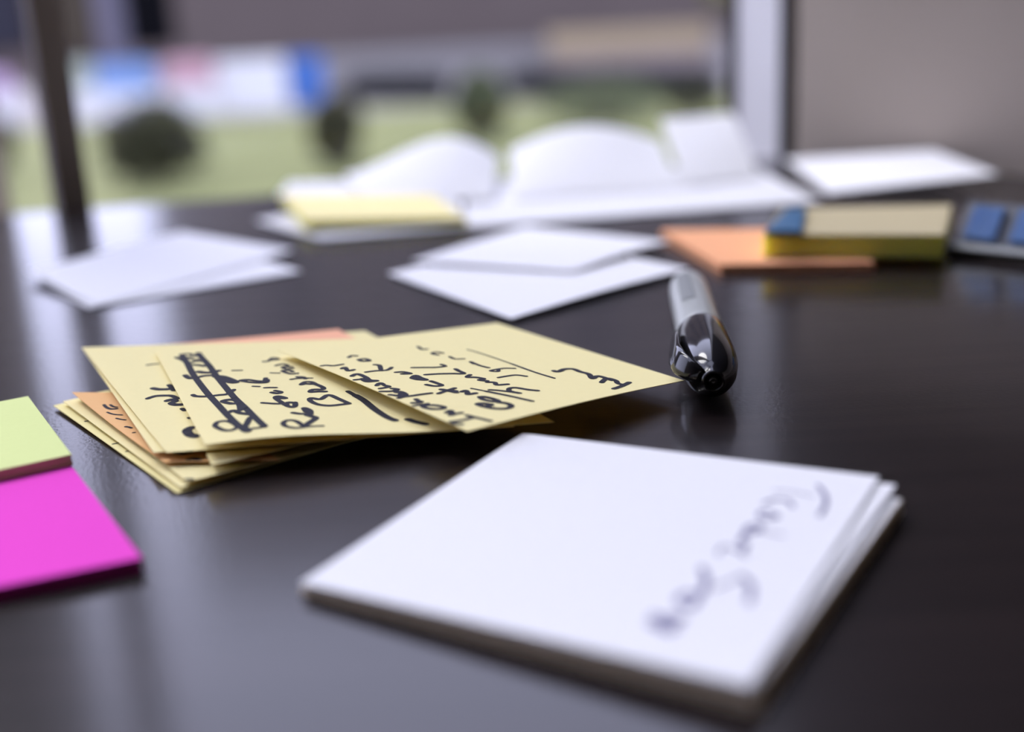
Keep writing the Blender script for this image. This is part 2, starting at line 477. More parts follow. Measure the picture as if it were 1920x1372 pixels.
# --- fanned stack, from the table upwards ---
A, D = P(100, 760, 0.9), P(332, 924, 0.35); C = along(D, P(560, 856, 0.4), MM, 0.5)
s1 = Sheet(A, tri(A, C, D, 0.5), C, D)
n1 = note('sticky_note', s1, MT['yellow_low'], 'lowest pale yellow note, its left corner sticking out furthest beside the lime pad', group=NOTES)
TF8 = (90, 640, 4.574)
write(s1, n1, [(.5, [(320, 687), (360, 680), (410, 668)]), (.45, [(390, 706), (412, 698)]), (.6, [(448, 733), (475, 740), (500, 746)]), (.45, [(556, 881), (608, 871)]), (.45, [(672, 945), (684, 942)])], TF8, MT['ink'])
A, D = P(118, 752, 2.0), P(338, 914, 1.0); C = along(D, P(570, 850, 1.0), MM, 1.0)
s2 = Sheet(A, tri(A, C, D, 1.2), C, D)
n2 = note('sticky_note', s2, MT['yellow'], 'plain yellow note second from the bottom of the fanned stack', group=NOTES)
A, D = P(146, 742, 2.9), P(350, 903, 1.8); C = along(D, P(580, 846, 1.8), MM, 1.6)
s3 = Sheet(A, tri(A, C, D, 2.0), C, D)
n3 = note('sticky_note', s3, MT['yellow'], 'yellow note directly under the apricot note at the left of the stack', group=NOTES)
write(s3, n3, [(.9, [(1130, 1190), (1180, 1183), (1240, 1186)])], TF8, MT['ink'])
A, D = P(135, 735, 4.2), P(308, 866, 3.0); C = along(D, P(420, 862, 3.0), 24, 2.6)
s4 = Sheet(A, tri(A, C, D, 3.0), C, D, lambda u, v: -1.0 * math.sin(math.pi * min(1, v)) * (1 - u) * 0.6)
n4 = note('sticky_note', s4, MT['tan'], 'apricot note with black scribble peeking out at the left of the stack', group=NOTES)
write(s4, n4, [(.7, [(480, 545), (505, 568), (540, 580), (590, 578)]), (.6, [(535, 545), (560, 560), (590, 565)]), (.45, [(508, 608), (560, 625), (635, 632)]), (.45, [(585, 660), (620, 668), (665, 674)]), (.6, [(665, 732), (690, 735), (715, 743)]), (.5, [(730, 783), (745, 782)]),
      (1.3, [(1100, 955), (1160, 962), (1215, 950)]), (1.5, [(1215, 1012), (1250, 1005), (1290, 1013)]), (1.0, [(1115, 1058), (1180, 1078), (1270, 1078), (1340, 1058)])], TF8, MT['ink'])
# coral note peeping out behind
B = P(634, 617, 3.7); A = along(B, P(470, 632, 3.7), 50, 3.7); C = along(B, P(770, 690, 3.8), MM, 3.6)
D = A + (C - B); D.z = ZT + 0.0038
s7 = Sheet(A, B, C, D)
n7 = note('sticky_note', s7, MT['coral'], 'coral note whose far edge peeps out behind the stack', group=NOTES)
B = P(684, 620, 3.0); A = along(B, P(560, 629, 3.0), 66, 3.2); C = along(B, P(800, 680, 3.0), MM, 2.8)
D = A + (C - B); D.z = ZT + 0.0030
s8 = Sheet(A, B, C, D)
n8 = note('sticky_note', s8, MT['yellow'], 'yellow note showing only its far corner between the coral note and the top note', group=NOTES)
A, D = P(158, 659, 7.2), P(288, 848, 4.3); B = along(A, P(440, 647, 6.0), 70, 3.6); C = D + (B - A); C.z = ZT + 0.0040
s5 = Sheet(A, B, C, D)
n5 = note('sticky_note', s5, MT['yellow'], 'yellow note just under the left-hand written note, showing only its left edge', group=NOTES)
A, D = P(153, 651, 8.2), P(312, 848, 4.9); B = along(A, P(440, 638, 7.0), 72, 5.0); C = D + (B - A); C.z = ZT + 0.0045
s6 = Sheet(A, B, C, D)
n6 = note('sticky_note', s6, MT['yellow'], 'left-hand written yellow note, half hidden under the crossed-out one', group=NOTES)
write(s6, n6, [(.7, [(850, 205), (890, 198), (945, 193)]), (1.3, [(900, 403), (960, 412), (1050, 408), (1075, 398)]), (1.2, [(1040, 375), (1060, 395), (1080, 420)]),
      (1.1, [(855, 490), (920, 470), (1000, 465), (1060, 468), (1110, 490)]), (1.3, [(1020, 510), (1060, 500), (1095, 512), (1055, 530), (1090, 543), (1150, 542)]), (1.0, [(1150, 578), (1172, 592)]), (.7, [(1205, 655), (1215, 662)]),
      (1.8, [(1225, 742), (1192, 765), (1215, 800), (1265, 815)])], TF8, MT['ink'])
A, D = P(300, 668, 5.7), P(397, 872, 3.8); C = along(D, P(560, 832, 4.0), 57, 3.9)
B = A + (C - D) * 0.75; B.z = ZT + 0.0024
s9 = Sheet(A, B, C, D)
n9 = note('sticky_note', s9, MT['yellow'], 'yellow note under the crossed-out one, its bright near corner pointing down left', group=NOTES)
TF7 = (350, 620, 4.267)
write(s9, n9, [(1.3, [(470, 905), (520, 900), (580, 897)]), (.9, [(205, 1082), (240, 1078)])], TF7, MT['ink'])
A, D, C = P(290, 657, 8.3), P(384, 832, 7.4), P(1039, 789, 4.2)
B = A + (C - D) * 0.9; B.z = ZT + 0.0050
s10 = Sheet(A, B, C, D, lambda u, v: v * v * (1.0 * math.sin(math.pi * u * 2) * (1 - u) - 0.2))
n10 = note('sticky_note', s10, MT['yellow'], 'yellow note with a heavily crossed-out word and the words Retail Business', group=NOTES)
TFD = (320, 640, 7.222)
write(s10, n10, [(1.35, [(150, 180), (220, 290), (300, 440), (400, 580), (520, 730), (650, 870), (780, 1010), (900, 1120), (1030, 1212)]), (1.35, [(370, 160), (430, 230), (530, 340), (620, 470), (750, 630), (870, 770), (1010, 900), (1150, 1040), (1270, 1150)]),
      (1.8, [(960, 1150), (1000, 1185), (1035, 1212)]), (.9, [(1275, 1158), (1180, 1172), (1100, 1182)]), (1.0, [(915, 1160), (820, 1205), (720, 1202), (640, 1170), (600, 1140), (640, 1092), (760, 1080), (850, 1110), (915, 1160)]), (1.2, [(1000, 1160), (1040, 1100), (1060, 1060), (1085, 1030)]),
      (1.2, [(785, 962), (850, 938), (940, 970), (1080, 990)]), (1.2, [(930, 832), (820, 842), (705, 812), (790, 790), (880, 800), (930, 855), (945, 930)]), (1.0, [(300, 725), (350, 744), (500, 745), (650, 727), (760, 715), (830, 675), (855, 655)]),
      (1.2, [(195, 460), (260, 500), (350, 490), (450, 467), (560, 460)]), (1.9, [(620, 475), (720, 490), (870, 552), (760, 535), (650, 490)]), (1.5, [(375, 410), (450, 422), (560, 420), (645, 398)]), (1.2, [(310, 320), (370, 322), (460, 335)]),
      (1.1, [(150, 180), (250, 172), (330, 200), (390, 160)]), (1.2, [(80, 220), (150, 245), (230, 290)]), (.9, [(230, 215), (330, 250), (405, 240)]), (.9, [(250, 300), (340, 270), (425, 272)])], TFD, MT['ink'])
write(s10, n10, [(.8, [(1088, 762), (1010, 765), (940, 770)]), (1.0, [(945, 770), (870, 778), (795, 765), (772, 740), (805, 718), (870, 722), (925, 755), (945, 768)]), (1.3, [(945, 760), (990, 730), (1032, 700), (1000, 685), (965, 675)]),
      (1.1, [(850, 657), (910, 665), (985, 665)]), (1.2, [(990, 668), (985, 640), (940, 620), (958, 648)]),
      (.9, [(605, 577), (680, 583), (745, 585)]), (1.1, [(865, 578), (810, 575), (800, 598), (845, 612), (868, 600), (866, 575)]), (1.1, [(800, 598), (760, 575), (712, 540), (730, 525), (790, 540), (740, 540)]), (1.0, [(680, 494), (725, 502), (755, 492), (710, 480)]),
      (.8, [(625, 457), (670, 455), (715, 456)]), (.7, [(530, 445), (580, 447)]), (1.0, [(645, 392), (640, 412), (580, 417), (500, 412), (432, 398), (490, 393), (560, 402), (620, 402), (632, 380)]), (.7, [(370, 319), (440, 318)]),
      (1.1, [(1298, 583), (1220, 548), (1135, 515), (1070, 548), (995, 540), (990, 562), (1050, 590), (1140, 600), (1230, 592), (1298, 583)]),
      (1.1, [(1110, 487), (1050, 487), (990, 490), (1010, 472), (1085, 470), (1090, 455), (1040, 432), (1000, 425)]), (1.0, [(1000, 428), (950, 425), (915, 432), (950, 410), (1000, 412), (1040, 432)]),
      (.8, [(835, 390), (900, 382), (1000, 380)]), (1.0, [(885, 370), (930, 372), (950, 385)]), (.9, [(885, 342), (830, 345), (765, 322), (820, 318), (850, 330)]), (.9, [(850, 302), (790, 305), (770, 290), (840, 290)]), (.9, [(715, 280), (770, 268), (810, 280)]),
      (.9, [(615, 248), (655, 242), (690, 218), (735, 228), (690, 235)]), (.6, [(672, 338), (742, 340)]),
      (1.1, [(1290, 486), (1350, 520)]), (1.5, [(1350, 518), (1420, 560), (1500, 625), (1600, 690), (1668, 718)]), (1.5, [(1770, 710), (1830, 730), (1910, 748)])], TF7, MT['ink'])
# top note on the right
A, B, C, D = P(520, 656, 8.8), P(932, 605, 5.2), P(1283, 713, 4.0), P(876, 808, 8.6)
s11 = Sheet(A, B, C, D, lambda u, v: 1.2 * math.sin(math.pi * v) * (1 - u) * 0.3 + 0.5 * math.sin(math.pi * u) * v)
n11 = note('sticky_note', s11, MT['yellow'], 'topmost yellow note, written Independent Contractor, its right corner reaching the marker pen', group=NOTES)
TFA, TFB, TFC = (740, 640, 6.4), (580, 630, 8.0), (760, 630, 4.364)
write(s11, n11, [(1.0, [(865, 888), (950, 910), (1060, 935), (1150, 957)]), (1.0, [(960, 910), (850, 938), (740, 958), (640, 972)]), (1.1, [(460, 915), (550, 955), (650, 987), (720, 990), (800, 994)]),
      (1.0, [(620, 856), (665, 832), (690, 850), (668, 885), (720, 872), (803, 858)]), (.9, [(65, 805), (180, 785), (300, 762), (400, 748)]), (1.1, [(340, 770), (480, 768), (592, 790), (560, 810), (450, 812), (365, 797), (330, 772)]), (1.1, [(215, 740), (270, 738), (318, 726), (285, 715), (255, 695)]),
      (1.0, [(45, 682), (110, 666), (200, 655), (320, 637), (435, 622)]), (1.0, [(-5, 600), (80, 608), (130, 637), (90, 660), (0, 648)]),
      (.8, [(1245, 435), (1380, 412), (1470, 405), (1580, 420)]),
      (1.1, [(1020, 667), (1080, 667), (1180, 690), (1245, 716), (1180, 722), (1060, 697), (1020, 667)]), (1.2, [(1240, 730), (1350, 747), (1400, 777), (1340, 806), (1200, 806), (1060, 780), (995, 753), (1060, 745), (1160, 762), (1090, 780)]),
      (1.1, [(808, 605), (850, 592), (872, 612), (880, 636), (972, 622)]), (1.0, [(525, 627), (600, 600), (720, 562)]), (1.2, [(560, 577), (640, 592), (740, 614)]), (1.4, [(660, 592), (725, 598)]), (1.0, [(380, 520), (480, 537), (565, 528), (500, 500), (435, 478)]),
      (1.2, [(210, 440), (250, 412), (310, 440), (375, 462), (270, 455), (212, 440)]), (1.0, [(15, 372), (100, 367), (188, 387), (90, 390)]),
      (1.0, [(1715, 592), (1600, 580), (1450, 557), (1375, 567), (1385, 598), (1500, 622)]), (.9, [(1490, 622), (1380, 605), (1250, 590), (1140, 582)]), (.6, [(920, 565), (1100, 600)]), (.9, [(1100, 600), (1350, 650), (1550, 695), (1652, 718)]),
      (1.0, [(1355, 515), (1225, 522), (1200, 495), (1110, 490)]), (1.0, [(1110, 475), (1015, 465), (1070, 450), (970, 432), (870, 430), (905, 402)]), (1.0, [(730, 332), (770, 355), (830, 387), (700, 387), (540, 390), (370, 400)]), (.9, [(560, 278), (605, 298), (500, 312), (350, 314), (210, 316)]),
      (.8, [(1440, 325), (1300, 325), (1150, 352), (1235, 362), (1245, 332)]), (.8, [(1130, 318), (1020, 290), (910, 245), (950, 272)]), (.8, [(830, 210), (725, 212), (660, 185)]), (.9, [(575, 142), (500, 130), (450, 147), (520, 165)]), (.9, [(385, 92), (330, 97), (280, 65)]),
      (.45, [(870, 100), (1000, 135), (1200, 200), (1400, 270)]), (.65, [(1400, 270), (1650, 360), (1800, 408), (1915, 442)])], TFA, MT['ink'])
write(s11, n11, [(1.0, [(1345, 932), (1450, 885), (1400, 858), (1300, 845)]), (1.0, [(1205, 882), (1330, 892), (1370, 872)]), (1.0, [(1070, 832), (1230, 828), (1325, 800), (1240, 788)]), (1.0, [(1060, 788), (1195, 762), (1130, 742)]), (1.0, [(1010, 742), (1060, 707), (1110, 728)]),
      (.9, [(450, 686), (600, 668), (780, 647)]), (1.1, [(640, 600), (700, 572), (765, 582), (850, 622), (905, 662), (1010, 672), (860, 682), (795, 642)]), (1.0, [(490, 490), (535, 472), (580, 520), (665, 506)]), (.9, [(110, 467), (240, 440), (360, 447), (500, 425)]),
      (.9, [(850, 541), (1000, 522), (1160, 512), (1235, 472)]), (1.0, [(980, 430), (1050, 442), (1072, 500)]), (1.0, [(740, 355), (830, 342), (902, 370), (790, 377), (740, 355)]), (.9, [(590, 322), (640, 296), (712, 300)])], TFB, MT['ink'])
write(s11, n11, [(1.1, [(1832, 380), (1770, 410), (1705, 432)]), (1.1, [(1790, 400), (1740, 388), (1720, 365), (1650, 347), (1605, 380)]), (1.2, [(1690, 362), (1580, 328), (1530, 347), (1500, 312), (1430, 292), (1370, 270), (1300, 272), (1250, 292), (1215, 285)])], TFC, MT['ink'])

# --- solid pads ---
def pad(name, corners, th_mm, mat, label, cat='note pad', group=None, side_mat=None, lines=0, z0=0.0, topbump=None, n=8, bottom=None):
    """block of notes: body plus a thin top sheet"""
    c = sum(corners, Vector()) / 4
    zb = ZT + z0 * 0.001
    root = empty(name, (c.x, c.y, zb)); tag(root, label, cat, group)
    bm = bmesh.new()
    lay = max(1, lines)
    prev = None
    rnd = random.Random(7)
    tops = corners
    bots = bottom or [Vector((p.x, p.y, zb)) for p in corners]
    for k in range(lay):
        f0, f1 = k / lay, (k + 0.82) / lay if lay > 1 else 0.97
        off = Vector((rnd.uniform(-1, 1), rnd.uniform(-1, 1), 0)) * (0.00018 if lay > 1 else 0)
        b = [bots[i].lerp(tops[i], f0) - root.location + off for i in range(4)]
        t = [bots[i].lerp(tops[i], f1) - root.location + off for i in range(4)]
        prism(bm, b, t)
    if lay == 1: bevel(bm, 0.0002, 1)
    from_bm('pages', bm, side_mat or mat, root)
    sh = Sheet(*[p + Vector((0, 0, 0.00005)) for p in corners], topbump)
    o = sheet_obj('top_sheet', sh, mat, n=n); o.location = o.location - root.location; o.parent = root
    print('PAD', label[:40], [round(1000 * (corners[(i + 1) % 4] - corners[i]).length, 1) for i in range(4)])
    return root, sh, o
# magenta and lime pads at the left
C = P(266, 1046, 2.6); B = along(C, P(130, 868, 2.6), 76); D = along(C, P(0, 1100, 2.6), 76); A = D + (B - C)
pad('sticky_note_pad', [A, B, C, D], 2.6, MT['magenta'], 'bright magenta sticky note pad at the left edge of the photo', lines=10)
C = P(134, 852, 5.0); B = along(C, P(46, 734, 5.0), 50, 5.0); D = along(C, P(0, 881, 5.0), 76, 5.0); A = D + (B - C)
pad('sticky_note_pad', [A, B, C, D], 2.3, MT['lime'], 'lime green sticky note pad lying partly on the magenta pad', z0=2.7, lines=8)

# --- white note stack in the foreground ---
T = [P(980, 812, 4.8), P(1648, 893, 4.9), P(1406, 1286, 4.5), P(563, 1092, 2.3)]
L3 = [P(975, 823, 3.2), P(1689, 936, 3.3), P(1412, 1296, 3.6), P(566, 1099, 1.3)]
L2 = [P(985, 814, 4.1), P(1680, 909, 4.3), P(1407, 1290, 4.0), P(570, 1093, 1.9)]
wb, wsh, wtop = pad('white_note_pad', [p.copy() for p in L3], 4, MT['white'], 'thick pad of cream-edged white notes under the loose white notes in the foreground', side_mat=MT['cardside'], lines=12, bottom=[P(975, 832, 0), P(1693, 960, 0), P(1424, 1340, 0), P(566, 1113, 0)])
WN = 'white notes on the foreground pad'
sw2 = Sheet(*L2, lambda u, v: 0.3 * math.sin(math.pi * u) * math.sin(math.pi * v))
nw2 = note('white_note', sw2, MT['white'], 'white note between the written one and the pad, its right edge showing', group=WN)
sw1 = Sheet(*T, lambda u, v: 0.35 * math.sin(math.pi * u) * math.sin(math.pi * v))
nw1 = note('white_note', sw1, MT['white'], 'topmost white note in the foreground with blurred violet handwriting on it', group=WN)
TF6 = (1100, 860, 2.679)
write(sw1, nw1, [(.7, [(1162, 135), (1195, 180), (1200, 230), (1170, 285)]), (.3, [(940, 160), (1040, 168), (1140, 188)]), (.7, [(1035, 240), (1010, 212), (950, 205), (890, 225)]),
      (.8, [(960, 292), (915, 300), (870, 290), (880, 268), (940, 278), (955, 295)]), (.9, [(870, 335), (820, 340), (800, 370), (850, 365), (880, 350)]), (.4, [(870, 365), (930, 375), (990, 385)]), (.8, [(800, 375), (770, 415), (800, 430), (780, 465)]),
      (.5, [(660, 480), (690, 440), (760, 465), (800, 488)]), (1.0, [(580, 550), (600, 620), (570, 680), (500, 680), (460, 710), (520, 745), (560, 700)]), (.5, [(640, 650), (720, 620), (780, 590)]), (.9, [(780, 590), (825, 640), (815, 720)]),
      (1.0, [(330, 790), (390, 800), (480, 800), (420, 830), (350, 820), (400, 855), (450, 850)]), (.7, [(310, 820), (360, 850), (420, 870)])], TF6, MT['violet_ink'])

# ------------------------------------------------------------------ marker pen
e_near = P(1338, 716, 7.6); e_far = P(1289, 535, 6.6)
ax = (e_far - e_near); plen = ax.length; ax.normalize()
print('PEN length mm', plen * 1000)
pen = empty('marker_pen', (e_near.x, e_near.y, ZT)); tag(pen, 'black-capped grey marker pen lying at the tip of the top yellow note', 'pen')
o0 = e_near - pen.location
RC = 0.0068
bm = bmesh.new()
lathe(bm, [(0.0012, 0.0014), (0.0004, 0.0019), (0.0000, 0.0021), (0.0001, 0.0024), (0.0008, 0.0027), (0.0016, 0.0030), (0.0024, 0.0037), (0.0045, 0.0049), (0.0080, 0.0059), (0.0130, 0.0066), (0.019, RC), (0.028, RC * 0.98), (0.0375, RC * 0.95), (0.0388, RC * 0.92)], o0, ax, 48)
cap_o = from_bm('cap', bm, MT['black_gloss'], pen, True)
bm = bmesh.new()
lathe(bm, [(0.0385, 0.0061), (0.041, 0.0061), (0.052, 0.0060), (plen - 0.02, 0.0058), (plen - 0.006, 0.0055), (plen - 0.002, 0.0050), (plen, 0.0042)], o0, ax, 40)
bar = from_bm('barrel', bm, MT['barrel'], pen, True)
bm = bmesh.new(); lathe(bm, [(0, 0.0001), (-0.0004, 0.0008), (0.0000, 0.0012), (0.0012, 0.0013)], o0 + ax * 0.0008, ax, 24)
from_bm('end_plug', bm, MT['black_gloss'], pen, True)
# clip along the upper left of the cap
side = Vector((0, 0, 1)).cross(ax).normalized()
if side.x > 0: side = -side
upv = ax.cross(side).normalized()
if upv.z < 0: upv = -upv
cdir = (side * 0.92 + upv * 0.38).normalized(); ctan = ax.cross(cdir).normalized()
bm = bmesh.new(); rings = []
for (d, r, w, t) in ((0.0010, 0.0030, 0.0016, 0.0016), (0.0022, 0.0050, 0.0024, 0.0022), (0.0055, 0.0076, 0.0028, 0.0017), (0.012, 0.0086, 0.0028, 0.0012), (0.020, 0.0083, 0.0025, 0.0011), (0.028, 0.0077, 0.0021, 0.0011), (0.0305, 0.0076, 0.0012, 0.0009)):
    c = o0 + ax * d + cdir * r
    ring = []
    for k in range(12):
        a = 2 * math.pi * k / 12
        ca, sa = math.cos(a), math.sin(a)
        sq = lambda q: math.copysign(abs(q) ** 0.6, q)
        ring.append(bm.verts.new(c + ctan * (w * sq(ca)) + cdir * (t * 0.5 * sq(sa))))
    rings.append(ring)
for i in range(len(rings) - 1):
    for k in range(12): bm.faces.new((rings[i][k], rings[i][(k + 1) % 12], rings[i + 1][(k + 1) % 12], rings[i + 1][k]))
bm.faces.new(rings[0][::-1]); bm.faces.new(rings[-1])
from_bm('clip', bm, MT['black_gloss'], cap_o, True)
# dark printed band on the barrel
bm = bmesh.new(); rr = []
pd = (side * 0.35 + upv * 0.94).normalized(); pt = ax.cross(pd)
for k in range(5):
    a = (k - 2) * 0.16
    nrm = (pd * math.cos(a) + pt * math.sin(a))
    rr.append([bm.verts.new(o0 + ax * d + nrm * 0.00615) for d in (0.058, 0.090)])
for k in range(4): bm.faces.new((rr[k][0], rr[k + 1][0], rr[k + 1][1], rr[k][1]))
tag(from_bm('printed_band', bm, plain('faded_grey_print', (0.17, 0.18, 0.175), 0.4), bar, True), 'dark grey printed patch')

# ------------------------------------------------------------------ loose white papers
PAP = 'loose white papers across the table'
def q4(*a): return [P(*x) for x in a]
def curl(amp, pw=2.0, side='v0'):
    f = {'v0': lambda u, v: 1 - v, 'v1': lambda u, v: v, 'u0': lambda u, v: 1 - u, 'u1': lambda u, v: u}[side]
    return lambda u, v: amp * f(u, v) ** pw
sh = Sheet(*q4((70, 527, .7), (350, 447, .4), (566, 508, .6), (166, 577, .7)))
note('white_note', sh, MT['white'], 'lower of two white notes lying at the left in front of the window reflection', group=PAP)
sh = Sheet(*q4((48, 507, 3.6), (340, 434, 1.1), (550, 468, 1.2), (182, 573, 1.1)), lambda u, v: -1.2 * math.sin(math.pi * min(1, u * 2)) * (1 - v) * .4 if u < .5 else 0)
note('white_note', sh, MT['white'], 'upper of two white notes at the left, its left corner curling up', group=PAP)
sh = Sheet(*q4((727, 512, 1.0), (1005, 446, .5), (1292, 503, 1.8), (958, 597, 1.6)), lambda u, v: .6 * math.sin(math.pi * u) * v)
note('white_note', sh, MT['white'], 'white note in the middle of the table, its near corner pointing at the yellow stack', group=PAP)
sh = Sheet(*q4((772, 488, 2.4), (985, 424, 1.6), (1256, 452, 2.6), (1075, 508, 2.8)), lambda u, v: .8 * math.sin(math.pi * u) * v)
note('white_note', sh, MT['white'], 'white note overlapping the middle one and touching the orange pad', group=PAP)
def up(px, py, z):                                    # a point z millimetres above the table spot seen at that pixel
    p = P(px, py, 0); p.z += z * 0.001; return p
# large sheets at the far side
sh = Sheet(*q4((882, 339, .6), (1392, 303, .6), (1540, 376, 1.0), (862, 427, .8)))
note('paper_sheet', sh, MT['thin_white'], 'largest white paper sheet lying flat along the far side of the table', 'paper', PAP)
sh = Sheet(*q4((478, 413, 1.2), (720, 370, 1.2), (888, 424, 1.4), (600, 448, 1.2)))
note('paper_sheet', sh, MT['thin_white'], 'white paper under the far yellow pad', 'paper', PAP)
sh = Sheet(*q4((1472, 299, 1.2), (1750, 281, 9), (1872, 326, 7.5), (1552, 362, 1.6)))
note('paper_sheet', sh, MT['white'], 'white paper raised off the table beside the brown wall', 'paper', PAP)
sh = Sheet(up(545, 364, 6.5), up(832, 343, 1.9), P(872, 400, 2.8), P(520, 367, 3.2))
note('paper_sheet', sh, MT['thin_white'], 'flat white sheet half covered by the back of the far yellow pad', 'paper', PAP)
sh = Sheet(up(648, 353, 5), up(938, 333, 7), P(925, 372, 2.2), P(690, 377, 5.0), lambda u, v: 17 * (1 - v) * math.sin(math.pi * (.04 + .88 * abs(u) ** 1.5)))
note('paper_sheet', sh, MT['curl_white'], 'curled white sheet behind the far yellow pad, lit by the window', 'paper', PAP)
sh = Sheet(up(958, 332, 9), up(1238, 311, 10), P(1275, 350, 1.6), P(965, 372, 1.6), lambda u, v: 15 * (1 - v) * math.sin(math.pi * min(1, .12 + u * .8)))
note('paper_sheet', sh, MT['curl_white'], 'curled white sheet in the middle of the far table edge', 'paper', PAP)
sh = Sheet(up(1240, 311, 15), up(1374, 301, 16), P(1425, 332, 1.6), P(1282, 346, 2.4), lambda u, v: 10 * (1 - v))
note('paper_sheet', sh, MT['curl_white'], 'curled white sheet at the foot of the right window post', 'paper', PAP)
# far yellow pad
T4 = [P(527, 365, 6.4), P(808, 364, 6.4), P(874, 408, 4.6), P(573, 414, 6.2)]
pad('sticky_note_pad', T4, 6, MT['yellow'], 'yellow sticky note pad on white paper at the far side of the table', side_mat=MT['padyellow'], lines=1, z0=1.6)
# orange pad
T5 = [P(1240, 431, 3), P(1530, 428, 3), P(1640, 492, 3), P(1352, 496, 3)]
pad('sticky_note_pad', T5, 3, MT['orange'], 'orange sticky note pad under the left end of the cream pad', lines=6)
# cream-topped yellow pad
T6 = [P(1468, 391, 11.0), P(1784, 384, 11.0), P(1770, 440, 11.0), P(1430, 440, 11.0)]
pad('sticky_note_pad', T6, 9, MT['cream'], 'thick cream-topped yellow pad beside the blue flag dispenser', side_mat=MT['padyellow'], lines=1, z0=3.2)
T7 = [P(1474, 391, 12.7), P(1510, 389, 12.7), P(1502, 433, 12.7), P(1436, 432, 12.7)]
pad('tab_pad', T7, 1.5, MT['blue'], 'small dark blue tab pad on the left end of the cream pad', cat='note pad', z0=11.2, lines=4)
# clear flag dispenser
fd0, fd1 = P(1785, 478, 0), P(1990, 500, 0)
fx = (fd1 - fd0); fx.z = 0; fl = fx.length; fx.normalize(); fy = Vector((-fx.y, fx.x, 0))
disp = empty('flag_dispenser', fd0); tag(disp, 'clear plastic dispenser of blue flags at the right edge of the photo', 'dispenser')
tilt = Matrix.Rotation(math.atan2(fx.y, fx.x), 4, 'Z') @ Matrix.Rotation(math.radians(52), 4, 'X')
def dbox(name, cx, cy, cz, sx, sy, sz, mat, parent=None, bev=0.0004):
    bm = bmesh.new(); add_box(bm, Vector((cx, cy, cz)), (sx, sy, sz)); bevel(bm, bev, 2)
    bmesh.ops.transform(bm, matrix=tilt, verts=bm.verts)
    return from_bm(name, bm, mat, parent or disp)
DW, DH = 0.048, 0.020
dbox('back_plate', DW / 2, DH / 2, 0.0006, DW, DH, 0.0012, MT['print_grey'])
dbox('clear_cover', DW / 2, DH / 2, 0.0042, DW, DH, 0.0008, MT['clear'])
dbox('front_lip', DW / 2, 0.0012, 0.0026, DW, 0.0024, 0.0052, MT['barrel'])
dbox('side_wall', 0.0008, DH / 2, 0.0026, 0.0016, DH, 0.004, MT['clear'])
for k in range(3):
    dbox('flag_block', 0.0085 + k * 0.0155, DH * .58, 0.0024, 0.0105, DH * .62, 0.0020, MT['blue_flag'])
box('foot', (DW / 2, 0.006, 0.001), (DW, 0.012, 0.002), MT['barrel'], disp)
disp.children[-1].rotation_euler = (0, 0, math.atan2(fx.y, fx.x))

# ------------------------------------------------------------------ outside
ZG = -1.0
m_lawn = plain('lawn_grass', (0.1366, 0.1456, 0.0616), 0.9, 0.30, 1.2)
m_pave = plain('grey_paving', (0.1901, 0.1786, 0.1728), 0.85, 0.15, 0.8)
m_fac = plain('dark_plaster', (0.0884, 0.0715, 0.0650), 0.85, 0.10, 0.5)
m_pier = plain('violet_grey_plaster', (0.1080, 0.1015, 0.1296), 0.85, 0.08, 0.8)
m_dark = plain('dark_opening', (0.004, 0.004, 0.005), 0.9, spec=0.0)
m_leaf = plain('dark_green_leaves', (0.030, 0.031, 0.014), 0.6, 0.35, 3)
m_leaf2 = plain('olive_green_leaves', (0.0684, 0.0810, 0.0396), 0.6, 0.35, 3)
m_yleaf = plain('yellow_green_leaves', (0.2160, 0.2070, 0.0900), 0.6, 0.3, 3)
m_bark = plain('brown_bark', (0.0900, 0.0684, 0.0540), 0.9, 0.3, 8)
m_hedge = plain('dark_hedge_leaves', (0.0229, 0.0243, 0.0243), 0.7, 0.35, 4)
m_tan = plain('tan_stone', (0.2601, 0.2081, 0.1316), 0.85, 0.12, 2)
m_pink = plain('pinkish_stone', (0.1890, 0.1566, 0.1485), 0.85, 0.12, 2)
m_bw = plain('white_banner_vinyl', (0.5400, 0.5400, 0.5580), 0.5, 0.04, 2)
m_bb = plain('light_blue_banner_vinyl', (0.1260, 0.2160, 0.4320), 0.5, 0.06, 2)
m_bbs = plain('strong_blue_banner_vinyl', (0.022, 0.105, 0.36), 0.5, 0.06, 2)
m_br = plain('pink_banner_vinyl', (0.42, 0.24, 0.28), 0.5, 0.06, 2)
m_bg = plain('pale_green_banner_vinyl', (0.2700, 0.3060, 0.2520), 0.5, 0.06, 2)
m_bm = plain('mauve_banner_vinyl', (0.3960, 0.2700, 0.4320), 0.5, 0.06, 2)
m_brown = plain('olive_brown_panel', (0.045, 0.037, 0.026), .85, .1, 1)
m_slate = plain('slate_panel', (0.022, 0.022, 0.030), .85, .1, 1)
for _m in (m_lawn, m_pave, m_fac, m_pier, m_leaf, m_leaf2, m_yleaf, m_hedge, m_tan, m_pink, m_brown, m_slate, m_bark):
    _m.node_tree.nodes['Principled BSDF'].inputs['Specular IOR Level'].default_value = 0.1
def ground(name, y0, y1, x0, x1, z, mat, n=1):
    bm = bmesh.new(); prism(bm, [Vector((x0, y0, z - .2)), Vector((x1, y0, z - .2)), Vector((x1, y1, z - .2)), Vector((x0, y1, z - .2))], [Vector((x0, y0, z)), Vector((x1, y0, z)), Vector((x1, y1, z)), Vector((x0, y1, z))])
    return struct(from_bm(name, bm, mat))
ground('lawn', 1.6, 23.6, -40, 40, ZG, m_lawn)
ground('pavement', 23.6, 60, -60, 60, ZG, m_pave)
FY = 42.0
